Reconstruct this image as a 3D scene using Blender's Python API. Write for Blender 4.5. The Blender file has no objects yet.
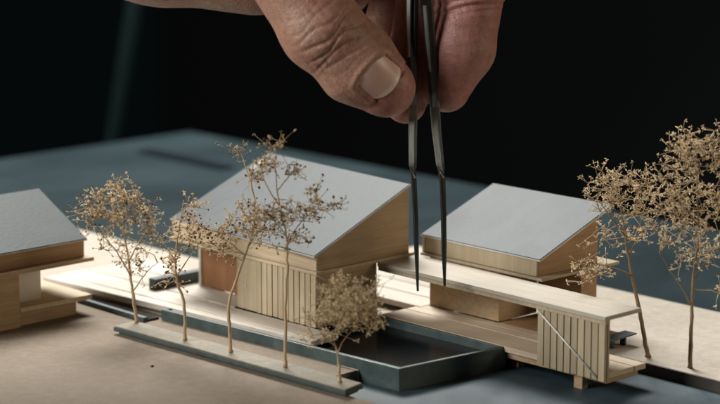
import bpy, bmesh, math, random
import numpy as np
from mathutils import Vector, Matrix

# ------------------------------------------------------------------ scene, camera, light
# one Blender unit is one centimetre of the real model
S = bpy.context.scene
S.unit_settings.system = 'METRIC'
S.unit_settings.scale_length = 0.01
COL = S.collection
R = math.radians

cam_d = bpy.data.cameras.new('camera')
cam = bpy.data.objects.new('camera', cam_d)
COL.objects.link(cam)
cam.location = (41.339, -32.904, 12.848)
cam.rotation_euler = (R(90 - 11.179), 0, R(46.632))
cam_d.sensor_width = 36
cam_d.lens = 112.78
cam_d.clip_start = 0.5
cam_d.clip_end = 600
cam_d.dof.use_dof = True
cam_d.dof.focus_distance = 49.3
cam_d.dof.aperture_fstop = 0.18
cam_d.dof.aperture_blades = 9
S.camera = cam

w = bpy.data.worlds.new('World')
S.world = w
w.use_nodes = True
bgn = w.node_tree.nodes['Background']
bgn.inputs[0].default_value = (0.55, 0.85, 0.95, 1)
bgn.inputs[1].default_value = 0.0032

def area(name, loc, target, size, power, col, size_y=None):
    l = bpy.data.lights.new(name, 'AREA')
    l.energy = power
    l.color = col
    l.shape = 'RECTANGLE' if size_y else 'SQUARE'
    l.size = size
    if size_y:
        l.size_y = size_y
    o = bpy.data.objects.new(name, l)
    COL.objects.link(o)
    o.location = loc
    d = Vector(target) - Vector(loc)
    o.rotation_euler = d.to_track_quat('-Z', 'Y').to_euler()
    return o

KEY = area('window_light', (-36, 25, 54), (3, 1, 0), 28, 98000, (1.0, 0.985, 0.94), 28)
FILL = area('room_light', (-22, -74, 38), (4, 0, 1), 34, 72000, (1.0, 0.975, 0.93))

SIDE = area('side_lamp', (58, 30, 20), (6, 2, 2), 22, 9000, (1.0, 0.84, 0.62), 22)

S.view_settings.view_transform = 'Standard'
S.view_settings.look = 'None'
S.view_settings.exposure = 0
S.view_settings.gamma = 1
S.render.engine = 'CYCLES'

# ------------------------------------------------------------------ materials
def mat(name, rough=0.6, metal=0.0, spec=0.5):
    m = bpy.data.materials.new(name)
    m.use_nodes = True
    b = m.node_tree.nodes['Principled BSDF']
    b.inputs['Roughness'].default_value = rough
    b.inputs['Metallic'].default_value = metal
    b.inputs['Specular IOR Level'].default_value = spec
    return m, m.node_tree, b

def nd(nt, t, **k):
    n = nt.nodes.new(t)
    for a, v in k.items():
        if hasattr(n, a):
            setattr(n, a, v)
        else:
            n.inputs[a].default_value = v
    return n

def ramp(nt, stops):
    r = nt.nodes.new('ShaderNodeValToRGB')
    e = r.color_ramp.elements
    while len(e) < len(stops):
        e.new(0.5)
    for el, (p, c) in zip(e, stops):
        el.position = p
        el.color = (*c, 1)
    return r

def wood(name, dark, light, axis='X', scale=1.0, rough=0.62, bump=0.15):
    m, nt, b = mat(name, rough, 0, 0.35)
    L = nt.links.new
    tc = nd(nt, 'ShaderNodeTexCoord')
    mp = nd(nt, 'ShaderNodeMapping')
    s = {'X': (0.35, 9, 9), 'Y': (9, 0.35, 9), 'Z': (9, 9, 0.35)}[axis]
    mp.inputs['Scale'].default_value = [v * scale for v in s]
    n1 = nd(nt, 'ShaderNodeTexNoise', Scale=1.6, Detail=6.0, Roughness=0.65, Distortion=0.6)
    n2 = nd(nt, 'ShaderNodeTexNoise', Scale=0.7, Detail=3.0)
    n3 = nd(nt, 'ShaderNodeTexNoise', Scale=9.0, Detail=3.0)
    L(tc.outputs['Object'], mp.inputs[0])
    L(mp.outputs[0], n1.inputs['Vector'])
    L(tc.outputs['Object'], n2.inputs['Vector'])
    L(mp.outputs[0], n3.inputs['Vector'])
    mx = nd(nt, 'ShaderNodeMath', operation='ADD')
    ml = nd(nt, 'ShaderNodeMath', operation='MULTIPLY')
    ml.inputs[1].default_value = 0.55
    L(n2.outputs[0], ml.inputs[0])
    L(n1.outputs[0], mx.inputs[0])
    L(ml.outputs[0], mx.inputs[1])
    r = ramp(nt, [(0.52, dark), (0.78, [0.5 * (a + c) for a, c in zip(dark, light)]), (1.0, light)])
    L(mx.outputs[0], r.inputs[0])
    geo = nd(nt, 'ShaderNodeNewGeometry')
    isl = nd(nt, 'ShaderNodeMapRange')
    isl.inputs[3].default_value, isl.inputs[4].default_value = 0.80, 1.12
    L(geo.outputs['Random Per Island'], isl.inputs[0])
    tone = nd(nt, 'ShaderNodeMix', data_type='RGBA', blend_type='MULTIPLY')
    tone.inputs[0].default_value = 1.0
    L(r.outputs[0], tone.inputs[6])
    L(isl.outputs[0], tone.inputs[7])
    L(tone.outputs[2], b.inputs['Base Color'])
    bp = nd(nt, 'ShaderNodeBump', Strength=bump, Distance=0.02)
    L(n3.outputs[0], bp.inputs['Height'])
    L(bp.outputs[0], b.inputs['Normal'])
    return m

def mottled(name, c1, c2, c3, scale=1.2, rough=(0.4, 0.6), bump=0.1, bscale=30, spec=0.5, lo=0.35, hi=0.7, stretch=(1, 1, 1)):
    m, nt, b = mat(name, 0.5, 0, spec)
    L = nt.links.new
    tc = nd(nt, 'ShaderNodeTexCoord')
    mp = nd(nt, 'ShaderNodeMapping')
    mp.inputs['Scale'].default_value = stretch
    n1 = nd(nt, 'ShaderNodeTexNoise', Scale=scale, Detail=8.0, Roughness=0.62, Distortion=0.4)
    n2 = nd(nt, 'ShaderNodeTexNoise', Scale=bscale, Detail=4.0)
    L(tc.outputs['Object'], mp.inputs[0])
    L(mp.outputs[0], n1.inputs['Vector'])
    L(mp.outputs[0], n2.inputs['Vector'])
    r = ramp(nt, [(lo, c1), ((lo + hi) / 2, c2), (hi, c3)])
    L(n1.outputs[0], r.inputs[0])
    # fine speckle on top of the broad mottling
    mx = nd(nt, 'ShaderNodeMix', data_type='RGBA', blend_type='OVERLAY')
    mx.inputs[0].default_value = 0.25
    L(r.outputs[0], mx.inputs[6])
    L(n2.outputs['Color'], mx.inputs[7])
    hs = nd(nt, 'ShaderNodeHueSaturation')
    hs.inputs['Saturation'].default_value = 1.0
    bw = nd(nt, 'ShaderNodeRGBToBW')
    L(n2.outputs['Color'], bw.inputs[0])
    L(bw.outputs[0], mx.inputs[7])
    L(mx.outputs[2], b.inputs['Base Color'])
    rr = nd(nt, 'ShaderNodeMapRange')
    rr.inputs[1].default_value, rr.inputs[2].default_value = 0.3, 0.7
    rr.inputs[3].default_value, rr.inputs[4].default_value = rough
    L(n1.outputs[0], rr.inputs[0])
    L(rr.outputs[0], b.inputs['Roughness'])
    bp = nd(nt, 'ShaderNodeBump', Strength=bump, Distance=0.02)
    L(n2.outputs[0], bp.inputs['Height'])
    L(bp.outputs[0], b.inputs['Normal'])
    return m

M = {}
M['pale_wood'] = wood('pale_wood', (0.42, 0.32, 0.20), (0.62, 0.51, 0.355), 'X')
M['pale_wood_up'] = wood('pale_wood_up', (0.38, 0.30, 0.19), (0.60, 0.495, 0.34), 'Z')
M['grey_wood'] = wood('grey_wood', (0.33, 0.26, 0.165), (0.49, 0.405, 0.275), 'Z')
M['tan_wood'] = wood('tan_wood', (0.33, 0.215, 0.12), (0.50, 0.36, 0.22), 'Y')
M['brown_wood'] = wood('brown_wood', (0.29, 0.17, 0.085), (0.44, 0.285, 0.16), 'Y')
M['red_wood'] = wood('red_wood', (0.17, 0.075, 0.03), (0.28, 0.13, 0.055), 'Z')
M['deck_wood'] = wood('deck_wood', (0.48, 0.43, 0.36), (0.66, 0.61, 0.53), 'X')
M['slab_wood'] = wood('slab_wood', (0.36, 0.315, 0.25), (0.50, 0.45, 0.37), 'X')
M['floor_wood'] = wood('floor_wood', (0.47, 0.37, 0.265), (0.64, 0.54, 0.41), 'X')
M['roof_card'] = mottled('roof_card', (0.052, 0.062, 0.067), (0.074, 0.086, 0.091), (0.100, 0.112, 0.116), 1.7, (0.47, 0.54), 0.16, 22, 0.10, 0.3, 0.7, (1, 0.4, 0.4))
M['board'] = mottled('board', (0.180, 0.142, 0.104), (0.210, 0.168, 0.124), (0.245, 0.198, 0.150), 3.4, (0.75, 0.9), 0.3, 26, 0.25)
M['lit_board'] = mottled('lit_board', (0.40, 0.355, 0.295), (0.45, 0.40, 0.335), (0.50, 0.45, 0.38), 3.4, (0.75, 0.9), 0.2, 26, 0.25)  # back of the same board, stronger light painted into its colour
M['table'] = mottled('table', (0.008, 0.016, 0.019), (0.015, 0.027, 0.032), (0.025, 0.039, 0.043), 0.22, (0.7, 0.85), 0.06, 9, 0.05, 0.34, 0.66, (1, 0.6, 1))
M['pool'] = mottled('pool', (0.036, 0.060, 0.060), (0.052, 0.078, 0.077), (0.074, 0.100, 0.097), 2.2, (0.35, 0.55), 0.1, 30, 0.5)
M['strip'] = mottled('strip', (0.20, 0.18, 0.142), (0.25, 0.225, 0.178), (0.31, 0.28, 0.222), 2.5, (0.7, 0.9), 0.25, 35, 0.3)
M['strip_edge'] = mottled('strip_edge', (0.035, 0.05, 0.045), (0.05, 0.065, 0.06), (0.07, 0.085, 0.075), 2.5, (0.5, 0.7), 0.1, 35, 0.4)
M['dark_slate'] = mottled('dark_slate', (0.03, 0.045, 0.05), (0.05, 0.07, 0.078), (0.07, 0.092, 0.10), 2.0, (0.4, 0.6), 0.1, 30, 0.5)

def plain(name, c, rough, metal=0.0, spec=0.5):
    m, nt, b = mat(name, rough, metal, spec)
    n = nd(nt, 'ShaderNodeTexNoise', Scale=3.0, Detail=5.0)
    tc = nd(nt, 'ShaderNodeTexCoord')
    nt.links.new(tc.outputs['Object'], n.inputs['Vector'])
    r = ramp(nt, [(0.3, [v * 0.82 for v in c]), (0.7, [min(1, v * 1.15) for v in c])])
    nt.links.new(n.outputs[0], r.inputs[0])
    nt.links.new(r.outputs[0], b.inputs['Base Color'])
    return m

M['roof_rim'] = plain('roof_rim', (0.55, 0.55, 0.52), 0.7)
M['water'] = plain('water', (0.004, 0.006, 0.007), 0.2, 0, 0.3)
M['steel'] = plain('steel', (0.36, 0.37, 0.35), 0.38, 0.85)
M['dark_steel'] = plain('dark_steel', (0.05, 0.055, 0.055), 0.36, 0.7)
def coated_shaded():
    m, nt, b = mat('coated_shaded_steel', 0.38, 0.8)
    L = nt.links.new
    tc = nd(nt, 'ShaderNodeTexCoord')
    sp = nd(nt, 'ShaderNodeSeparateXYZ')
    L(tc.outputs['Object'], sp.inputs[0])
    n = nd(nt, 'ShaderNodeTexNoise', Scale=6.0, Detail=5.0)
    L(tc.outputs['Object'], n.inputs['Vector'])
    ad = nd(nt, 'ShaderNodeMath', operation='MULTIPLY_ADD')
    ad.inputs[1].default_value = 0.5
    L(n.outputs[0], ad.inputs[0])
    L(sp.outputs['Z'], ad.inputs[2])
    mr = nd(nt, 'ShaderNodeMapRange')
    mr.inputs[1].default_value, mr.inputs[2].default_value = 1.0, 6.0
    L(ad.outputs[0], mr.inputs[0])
    r = ramp(nt, [(0.36, (0.05, 0.055, 0.055)), (0.43, (0.33, 0.34, 0.32)), (0.64, (0.34, 0.35, 0.33)), (0.73, (0.05, 0.055, 0.055))])  # upper dark end paints the hand's shade, lower one is the coated tip
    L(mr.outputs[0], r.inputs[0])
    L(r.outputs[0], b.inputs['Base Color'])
    st = nd(nt, 'ShaderNodeTexNoise', Scale=5.0, Detail=6.0)
    mp = nd(nt, 'ShaderNodeMapping')
    mp.inputs['Scale'].default_value = (14, 14, 0.6)
    L(tc.outputs['Object'], mp.inputs[0])
    L(mp.outputs[0], st.inputs['Vector'])
    rr = nd(nt, 'ShaderNodeMapRange')
    rr.inputs[1].default_value, rr.inputs[2].default_value = 0.3, 0.7
    rr.inputs[3].default_value, rr.inputs[4].default_value = 0.26, 0.50
    L(st.outputs[0], rr.inputs[0])
    L(rr.outputs[0], b.inputs['Roughness'])
    return m
M['coated_shaded'] = coated_shaded()
M['rod'] = plain('rod', (0.66, 0.64, 0.58), 0.45, 0.2)
M['stem'] = plain('stem', (0.46, 0.34, 0.21), 0.75, 0, 0.25)
M['stem_dark'] = plain('stem_dark', (0.27, 0.19, 0.115), 0.75, 0, 0.25)
M['bud'] = plain('bud', (0.10, 0.065, 0.035), 0.75, 0, 0.25)
M['post'] = plain('post', (0.004, 0.009, 0.009), 0.95, 0, 0.02)

def petal_mat(name, c1, c2):
    m, nt, b = mat(name, 0.8, 0, 0.2)
    oi = nd(nt, 'ShaderNodeTexCoord')
    n = nd(nt, 'ShaderNodeTexNoise', Scale=5.0, Detail=3.0)
    r = ramp(nt, [(0.32, c1), (0.68, c2)])
    nt.links.new(oi.outputs['Object'], n.inputs['Vector'])
    nt.links.new(n.outputs[0], r.inputs[0])
    nt.links.new(r.outputs[0], b.inputs['Base Color'])
    tr = nd(nt, 'ShaderNodeBsdfTranslucent')
    nt.links.new(r.outputs[0], tr.inputs[0])
    ms = nd(nt, 'ShaderNodeMixShader')
    ms.inputs[0].default_value = 0.42
    nt.links.new(b.outputs[0], ms.inputs[1])
    nt.links.new(tr.outputs[0], ms.inputs[2])
    nt.links.new(ms.outputs[0], nt.nodes['Material Output'].inputs[0])
    return m
M['petal'] = petal_mat('petal', (0.64, 0.49, 0.29), (0.88, 0.74, 0.51))
M['petal_grey'] = petal_mat('petal_grey', (0.64, 0.51, 0.31), (0.88, 0.76, 0.52))

def frosted():
    m, nt, b = mat('frosted_sheet', 0.35)
    b.inputs['Base Color'].default_value = (0.88, 0.87, 0.83, 1)
    tr = nd(nt, 'ShaderNodeBsdfTranslucent')
    tr.inputs[0].default_value = (0.90, 0.90, 0.86, 1)
    ms = nd(nt, 'ShaderNodeMixShader')
    ms.inputs[0].default_value = 0.6
    nt.links.new(b.outputs[0], ms.inputs[1])
    nt.links.new(tr.outputs[0], ms.inputs[2])
    nt.links.new(ms.outputs[0], nt.nodes['Material Output'].inputs[0])
    return m
M['frosted'] = frosted()

def skin(name, base, red):
    m, nt, b = mat(name, 0.5, 0, 0.45)
    L = nt.links.new
    tc = nd(nt, 'ShaderNodeTexCoord')
    n1 = nd(nt, 'ShaderNodeTexNoise', Scale=1.1, Detail=6.0, Roughness=0.6)
    n2 = nd(nt, 'ShaderNodeTexNoise', Scale=7.0, Detail=5.0, Roughness=0.6)
    for n in (n1, n2):
        L(tc.outputs['Object'], n.inputs['Vector'])
    r = ramp(nt, [(0.32, red), (0.62, base)])
    L(n1.outputs[0], r.inputs[0])
    r2 = ramp(nt, [(0.3, (0.72, 0.70, 0.70)), (0.7, (1.12, 1.12, 1.1))])
    L(n2.outputs[0], r2.inputs[0])
    mx = nd(nt, 'ShaderNodeMix', data_type='RGBA', blend_type='MULTIPLY')
    mx.inputs[0].default_value = 1.0
    L(r.outputs[0], mx.inputs[6])
    L(r2.outputs[0], mx.inputs[7])
    L(mx.outputs[2], b.inputs['Base Color'])
    at = nd(nt, 'ShaderNodeAttribute')
    at.attribute_name = 'flush'
    fm = nd(nt, 'ShaderNodeMix', data_type='RGBA', blend_type='MULTIPLY')
    fm.inputs[7].default_value = (1.03, 0.86, 1.0, 1)
    L(at.outputs['Fac'], fm.inputs[0])
    L(mx.outputs[2], fm.inputs[6])
    L(fm.outputs[2], b.inputs['Base Color'])
    b.inputs['Subsurface Weight'].default_value = 0.12
    b.inputs['Subsurface Radius'].default_value = (0.25, 0.10, 0.06)
    b.inputs['Subsurface Scale'].default_value = 0.6
    vo = nd(nt, 'ShaderNodeTexVoronoi', Scale=11.0, feature='DISTANCE_TO_EDGE')
    dn = nd(nt, 'ShaderNodeTexNoise', Scale=4.0, Detail=3.0)
    L(tc.outputs['Object'], dn.inputs['Vector'])
    av = nd(nt, 'ShaderNodeVectorMath', operation='MULTIPLY_ADD')
    av.inputs[1].default_value = (0.25, 0.25, 0.25)
    L(dn.outputs['Color'], av.inputs[0])
    L(tc.outputs['Object'], av.inputs[2])
    L(av.outputs[0], vo.inputs['Vector'])
    n3 = nd(nt, 'ShaderNodeTexNoise', Scale=16.0, Detail=5.0)
    L(tc.outputs['Object'], n3.inputs['Vector'])
    b1 = nd(nt, 'ShaderNodeBump', Strength=0.28, Distance=0.03)
    L(vo.outputs['Distance'], b1.inputs['Height'])
    b2 = nd(nt, 'ShaderNodeBump', Strength=0.3, Distance=0.03)
    L(n3.outputs[0], b2.inputs['Height'])
    L(b1.outputs[0], b2.inputs['Normal'])
    L(b2.outputs[0], b.inputs['Normal'])
    return m
M['skin'] = skin('skin', (0.42, 0.245, 0.17), (0.39, 0.185, 0.135))
def nail_mat():
    m, nt, b = mat('nail', 0.33, 0, 0.4)
    L = nt.links.new
    tc = nd(nt, 'ShaderNodeTexCoord')
    n = nd(nt, 'ShaderNodeTexNoise', Scale=2.0, Detail=4.0)
    L(tc.outputs['Object'], n.inputs['Vector'])
    r = ramp(nt, [(0.3, (0.66, 0.41, 0.345)), (0.7, (0.78, 0.54, 0.47))])
    L(n.outputs[0], r.inputs[0])
    at = nd(nt, 'ShaderNodeAttribute')
    at.attribute_name = 'free_edge'
    fm = nd(nt, 'ShaderNodeMix', data_type='RGBA')
    fm.inputs[7].default_value = (0.86, 0.76, 0.66, 1)
    L(at.outputs['Fac'], fm.inputs[0])
    L(r.outputs[0], fm.inputs[6])
    L(fm.outputs[2], b.inputs['Base Color'])
    b.inputs['Subsurface Weight'].default_value = 0.1
    b.inputs['Subsurface Radius'].default_value = (0.2, 0.08, 0.05)
    b.inputs['Subsurface Scale'].default_value = 0.4
    return m
M['nail'] = nail_mat()

# ------------------------------------------------------------------ object helpers
def thing(name, label, cat, loc, rz=0.0, group=None):
    o = bpy.data.objects.new(name, None)
    COL.objects.link(o)
    o.empty_display_size = 0.3
    o.location = loc
    o.rotation_euler = (0, 0, rz)
    o['label'] = label
    o['category'] = cat
    if group:
        o['group'] = group
    return o

def tag(o, label, cat, group=None):
    o['label'] = label
    o['category'] = cat
    if group:
        o['group'] = group
    return o

def offset_of(parent):
    v = Vector((0, 0, 0))
    while parent is not None:
        v += parent.location
        parent = parent.parent
    return v

class MB:
    """collects shapes in scene coordinates, builds ONE mesh object"""
    def __init__(self):
        self.bm = bmesh.new()
    def hexa(self, p, bevel=0.012):
        bm = self.bm
        vs = [bm.verts.new(q) for q in p]
        f = [bm.faces.new([vs[i] for i in q]) for q in
             ((3, 2, 1, 0), (4, 5, 6, 7), (0, 1, 5, 4), (1, 2, 6, 5), (2, 3, 7, 6), (3, 0, 4, 7))]
        if bevel:
            es = list({e for x in f for e in x.edges})
            bmesh.ops.bevel(bm, geom=es, offset=bevel, segments=2, affect='EDGES', profile=0.5)
        return self
    def box(self, x0, x1, y0, y1, z0, z1, bevel=0.012):
        return self.hexa([(x0, y0, z0), (x1, y0, z0), (x1, y1, z0), (x0, y1, z0),
                          (x0, y0, z1), (x1, y0, z1), (x1, y1, z1), (x0, y1, z1)], bevel)
    def quad(self, q, z0, z1, bevel=0.012):
        """plan quad (counter-clockwise) between two heights"""
        return self.hexa([(a, b, z0) for a, b in q] + [(a, b, z1) for a, b in q], bevel)
    def sheet(self, q, t, bevel=0.012):
        """plate whose TOP face has the four 3-D corners q (counter-clockwise seen from above)"""
        q = [Vector(v) for v in q]
        n = (q[1] - q[0]).cross(q[3] - q[0]).normalized()
        return self.hexa([v - n * t for v in q] + q, bevel)
    def prism(self, poly, z0, z1, bevel=0.0):
        bm = self.bm
        a = [bm.verts.new((x, y, z0)) for x, y in poly]
        b = [bm.verts.new((x, y, z1)) for x, y in poly]
        n = len(poly)
        fs = [bm.faces.new(a[::-1]), bm.faces.new(b)]
        for i in range(n):
            fs.append(bm.faces.new((a[i], a[(i + 1) % n], b[(i + 1) % n], b[i])))
        if bevel:
            es = list({e for x in fs for e in x.edges})
            bmesh.ops.bevel(bm, geom=es, offset=bevel, segments=2, affect='EDGES', profile=0.5)
        return self
    def rod(self, a, b, r, seg=8):
        a, b = Vector(a), Vector(b)
        d = (b - a)
        q = d.to_track_quat('Z', 'Y').to_matrix().to_4x4()
        mtx = Matrix.Translation((a + b) / 2) @ q
        bmesh.ops.create_cone(self.bm, cap_ends=True, segments=seg, radius1=r, radius2=r, depth=d.length, matrix=mtx)
        return self
    def build(self, name, m, parent=None, smooth=False):
        bm = self.bm
        bmesh.ops.recalc_face_normals(bm, faces=bm.faces[:])
        off = offset_of(parent)
        for v in bm.verts:
            v.co -= off
        me = bpy.data.meshes.new(name)
        bm.to_mesh(me)
        bm.free()
        me.materials.append(m)
        if smooth:
            me.polygons.foreach_set('use_smooth', [True] * len(me.polygons))
        o = bpy.data.objects.new(name, me)
        COL.objects.link(o)
        o.parent = parent
        return o

# ------------------------------------------------------------------ table and base
TZ = -0.266
o = MB().quad([(-20.2, -16), (22, -16), (22, 17.25), (-20.6, 17.25)], TZ - 1.6, TZ, 0.12).build('tabletop', M['table'])
o['kind'] = 'structure'

# the room behind the table
o = MB().box(-140, 60, 110, 112, -60, 90, 0).build('back_wall', plain('dark_wall', (0.0035, 0.006, 0.0066), 0.9))
o['kind'] = 'structure'
o = thing('stand_post', 'blurred dark green slanted post rising in the gloom behind the table', 'post', (-33.05, 18.4, -25))
MB().rod((-33.05, 18.4, -25), (-34.5, 27.9, 13), 0.33, 16).build('pole', M['post'], o, True)
MB().rod((-33.05, 18.4, -25.2), (-33.05, 18.4, -24.6), 2.4, 24).build('foot', M['post'], o, True)

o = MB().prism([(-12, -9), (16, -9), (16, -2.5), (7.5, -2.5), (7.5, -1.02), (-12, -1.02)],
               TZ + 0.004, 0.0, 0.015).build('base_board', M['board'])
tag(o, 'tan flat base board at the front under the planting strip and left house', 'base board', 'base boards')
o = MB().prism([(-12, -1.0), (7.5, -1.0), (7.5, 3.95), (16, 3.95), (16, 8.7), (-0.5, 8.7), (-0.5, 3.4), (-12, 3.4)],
               TZ + 0.004, 0.0, 0.015).build('base_board', M['lit_board'])
tag(o, 'back part of the base board, coloured paler for the light falling there, under the two right hand trees', 'base board', 'base boards')
MB().box(9.6, 15.98, 3.90, 3.944, TZ + 0.005, -0.006, 0.006).build('edging', plain('edging', (0.045, 0.036, 0.028), 0.7), o)

o = MB().quad([(7.52, -2.47), (15.9, -2.47), (15.9, 3.88), (7.52, 3.88)], TZ + 0.001, TZ + 0.013, 0.003).build('blue_card', mottled('blue_card', (0.026, 0.048, 0.061), (0.035, 0.062, 0.078), (0.048, 0.078, 0.095), 0.9, (0.4, 0.6), 0.06, 20, 0.4))
tag(o, 'dark blue grey flat card in the notch of the base board, under the walkway', 'card')

o = MB().box(-0.03, 0.03, -0.03, 0.03, -0.02, 0.02, 0.012).build('crumb', M['bud'])
o.location = (4.28, -4.03, 0.018)
tag(o, 'tiny dark crumb lying alone on the bare front of the base board', 'crumb')
o = MB().quad([(-18.3, 13.1), (-13.8, 13.0), (-13.8, 13.6), (-18.3, 13.75)], TZ + 0.004, TZ + 0.07, 0.02).build('dark_strip', plain('dark_strip_paint', (0.006, 0.010, 0.012), 0.9, 0, 0.03))  # thin dark strip laid along a dark streak on the table
tag(o, 'blurred dark flat strip lying on the table behind the houses', 'dark_strip')

# ------------------------------------------------------------------ main house
def roof(q, parent):
    q = [Vector(v) for v in q]
    n = (q[1] - q[0]).cross(q[3] - q[0]).normalized()
    c = sum(q, Vector()) / 4
    o = MB().sheet([v - n * 0.016 for v in q], 0.04, 0.006).build('roof', M['roof_rim'], parent)
    e = []
    for i, v in enumerate(q):
        a = (q[(i + 1) % 4] - v).normalized(); b = (q[i - 1] - v).normalized()
        e.append(v + (a + b) * 0.016)
    MB().sheet(e, 0.0155, 0.003).build('roof_sheet', M['roof_card'], o)
H = thing('model_house', 'largest model house in the middle with slatted front wall and big grey sloping roof', 'model house', (2.5, 1.5, 0.254), 0, 'wooden model houses')
roof_q = [(-0.30, 0.16, 1.985), (5.20, -0.17, 1.985), (5.17, 2.86, 3.225), (-0.25, 3.27, 3.225)]
roof(roof_q, H)
def gable_x(x0, x1, y0, y1, zb, z0, z1, bevel=0.01):
    m = MB()
    m.hexa([(x0, y0, zb), (x1, y0, zb), (x1, y1, zb), (x0, y1, zb), (x0, y0, z0), (x1, y0, z0), (x1, y1, z1), (x0, y1, z1)], bevel)
    return m
# gable sits under the sloping roof
gable_x(-0.08, 4.98, 0.14, 3.0, 1.565, 1.955, 3.13).build('upper_wall', M['tan_wood'], H)
MB().box(-0.10, 4.99, 0.09, 0.138, 1.57, 1.93, 0.008).build('fascia', M['pale_wood'], H)
MB().box(-0.16, 5.06, 0.03, 3.12, 1.49, 1.565, 0.012).build('ledge', M['pale_wood'], H)
# lower storey
MB().box(2.26, 2.93, 0.10, 0.20, 0.256, 1.488, 0.01).build('front_panel', M['pale_wood_up'], H)
m = MB()
m.box(2.93, 4.99, 0.16, 0.22, 0.256, 1.486, 0)
n = 11
wd = (4.99 - 2.95) / n
rs = random.Random(4)
for i in range(n):
    x = 2.95 + i * wd
    m.box(x + 0.012, x + wd - 0.012, 0.075 + rs.uniform(-0.006, 0.006), 0.158, 0.256 + rs.uniform(0, 0.012), 1.485, 0.008)
m.build('slatted_wall', M['pale_wood_up'], H)
MB().box(4.88, 5.0, 0.222, 1.95, 0.256, 1.487, 0.01).build('side_wall', M['tan_wood'], H)
MB().box(2.26, 4.878, 1.85, 1.945, 0.256, 1.486, 0.01).build('rear_wall', M['tan_wood'], H)
MB().box(-0.02, 2.17, 0.92, 1.0, 0.256, 1.486, 0.008).build('recess_wall', M['red_wood'], H)
MB().box(2.175, 2.255, 0.14, 1.84, 0.256, 1.486, 0.008).build('recess_cheek', M['tan_wood'], H)
MB().box(-0.10, -0.025, 0.86, 1.0, 0.256, 1.486, 0.008).build('jamb', M['deck_wood'], H)
MB().box(2.52, 2.57, 0.085, 0.10, 0.78, 0.86, 0.004).build('handle', M['rod'], H)

# ------------------------------------------------------------------ right house
H = thing('model_house', 'model house on the right behind the long walkway, grey roof and plain brown walls', 'model house', (7.0, 4.4, 0.254), 0, 'wooden model houses')
roof([(5.13, 3.22, 1.984), (8.87, 3.20, 1.984), (8.84, 5.70, 2.89), (5.17, 5.62, 2.89)], H)
gable_x(5.24, 8.72, 3.32, 5.32, 1.565, 1.965, 2.70).build('upper_wall', M['brown_wood'], H)
MB().box(5.25, 8.72, 3.27, 3.317, 1.57, 1.945, 0.008).build('fascia', M['grey_wood'], H)
MB().box(5.16, 5.235, 3.255, 3.5, 1.567, 1.94, 0.006).build('fascia_end', M['deck_wood'], H)
MB().box(5.16, 8.96, 3.19, 5.82, 1.50, 1.565, 0.012).build('ledge', M['grey_wood'], H)
MB().box(5.17, 7.38, 3.5, 4.78, 0.256, 1.498, 0.01).build('lower_wall', M['tan_wood'], H)
MB().box(7.39, 8.70, 4.80, 5.34, 0.256, 1.497, 0.01).build('rear_wall', M['brown_wood'], H)

# ------------------------------------------------------------------ left house
H = thing('model_house', 'model house at the left edge, white pane under its overhang, plain brown wall', 'model house', (-1.4, -4.3, 0.0), 0, 'wooden model houses')
roof([(-2.45, -6.6, 2.72), (-0.52, -6.6, 1.785), (-0.52, -2.12, 1.785), (-2.45, -2.10, 2.72)], H)
MB().hexa([(-2.36, -6.5, 1.37), (-0.60, -6.5, 1.37), (-0.60, -2.17, 1.37), (-2.36, -2.17, 1.37),
           (-2.36, -6.5, 2.61), (-0.60, -6.5, 1.76), (-0.60, -2.17, 1.76), (-2.36, -2.17, 2.61)], 0.01).build('upper_wall', M['brown_wood'], H)
MB().box(-2.45, -0.34, -6.55, -2.08, 1.28, 1.367, 0.012).build('ledge', M['tan_wood'], H)
MB().box(-2.2, -0.46, -6.4, -4.12, 0.002, 1.278, 0.01).build('lower_wall', M['tan_wood'], H)
MB().box(-0.96, -0.92, -3.86, -3.2, 0.459, 1.277, 0.006).build('frosted_pane', M['frosted'], H)
MB().box(-2.5, -0.45, -4.118, -2.08, 0.34, 0.457, 0.012).build('floor_slab', M['pale_wood'], H)
MB().box(-2.3, -0.58, -4.116, -2.45, 0.002, 0.338, 0.012).build('plinth', M['tan_wood'], H)

# ------------------------------------------------------------------ decks
def yf(x): return -1.17 + 0.068 * x
def y2(x): return -0.78 + 0.035 * x
def y1(x): return -0.01 + 0.02 * x
m = MB()
z0, z1 = 0.12, 0.254
def plank(xa, xb, fa, fb, ga=0.024):
    m.quad([(xa, fa(xa) + ga), (xb, fa(xb) + ga), (xb, fb(xb) - ga), (xa, fb(xa) - ga)], z0, z1, 0.01)
plank(-3.4, 5.75, yf, y2)
plank(-3.42, 5.7, y2, y1)
plank(-3.38, 2.17, y1, lambda x: 0.90)
plank(-3.40, -0.11, lambda x: 0.90, lambda x: 1.75)
o = m.build('timber_deck', M['deck_wood'])
tag(o, 'bright cream plank deck running along the front of the largest house', 'deck')
m = MB()
for a, b_ in ((3.22, 4.02), (4.02, 4.78), (4.78, 5.6), (5.6, 6.5), (6.5, 7.4)):
    m.box(1.2, 5.14, a + 0.02, b_ - 0.02, z0, z1, 0.01)
o = m.build('timber_deck', M['deck_wood'])
tag(o, 'bright plank deck seen through the gap beneath the walkway, behind it', 'deck')

# low dark wall at the back of the front deck
o = MB().box(-0.64, -0.40, -0.25, 3.3, 0.257, 0.52, 0.012).build('low_wall', M['dark_slate'])
tag(o, 'low dark slate wall standing on the deck beside the brown doorway', 'low wall')

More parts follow.
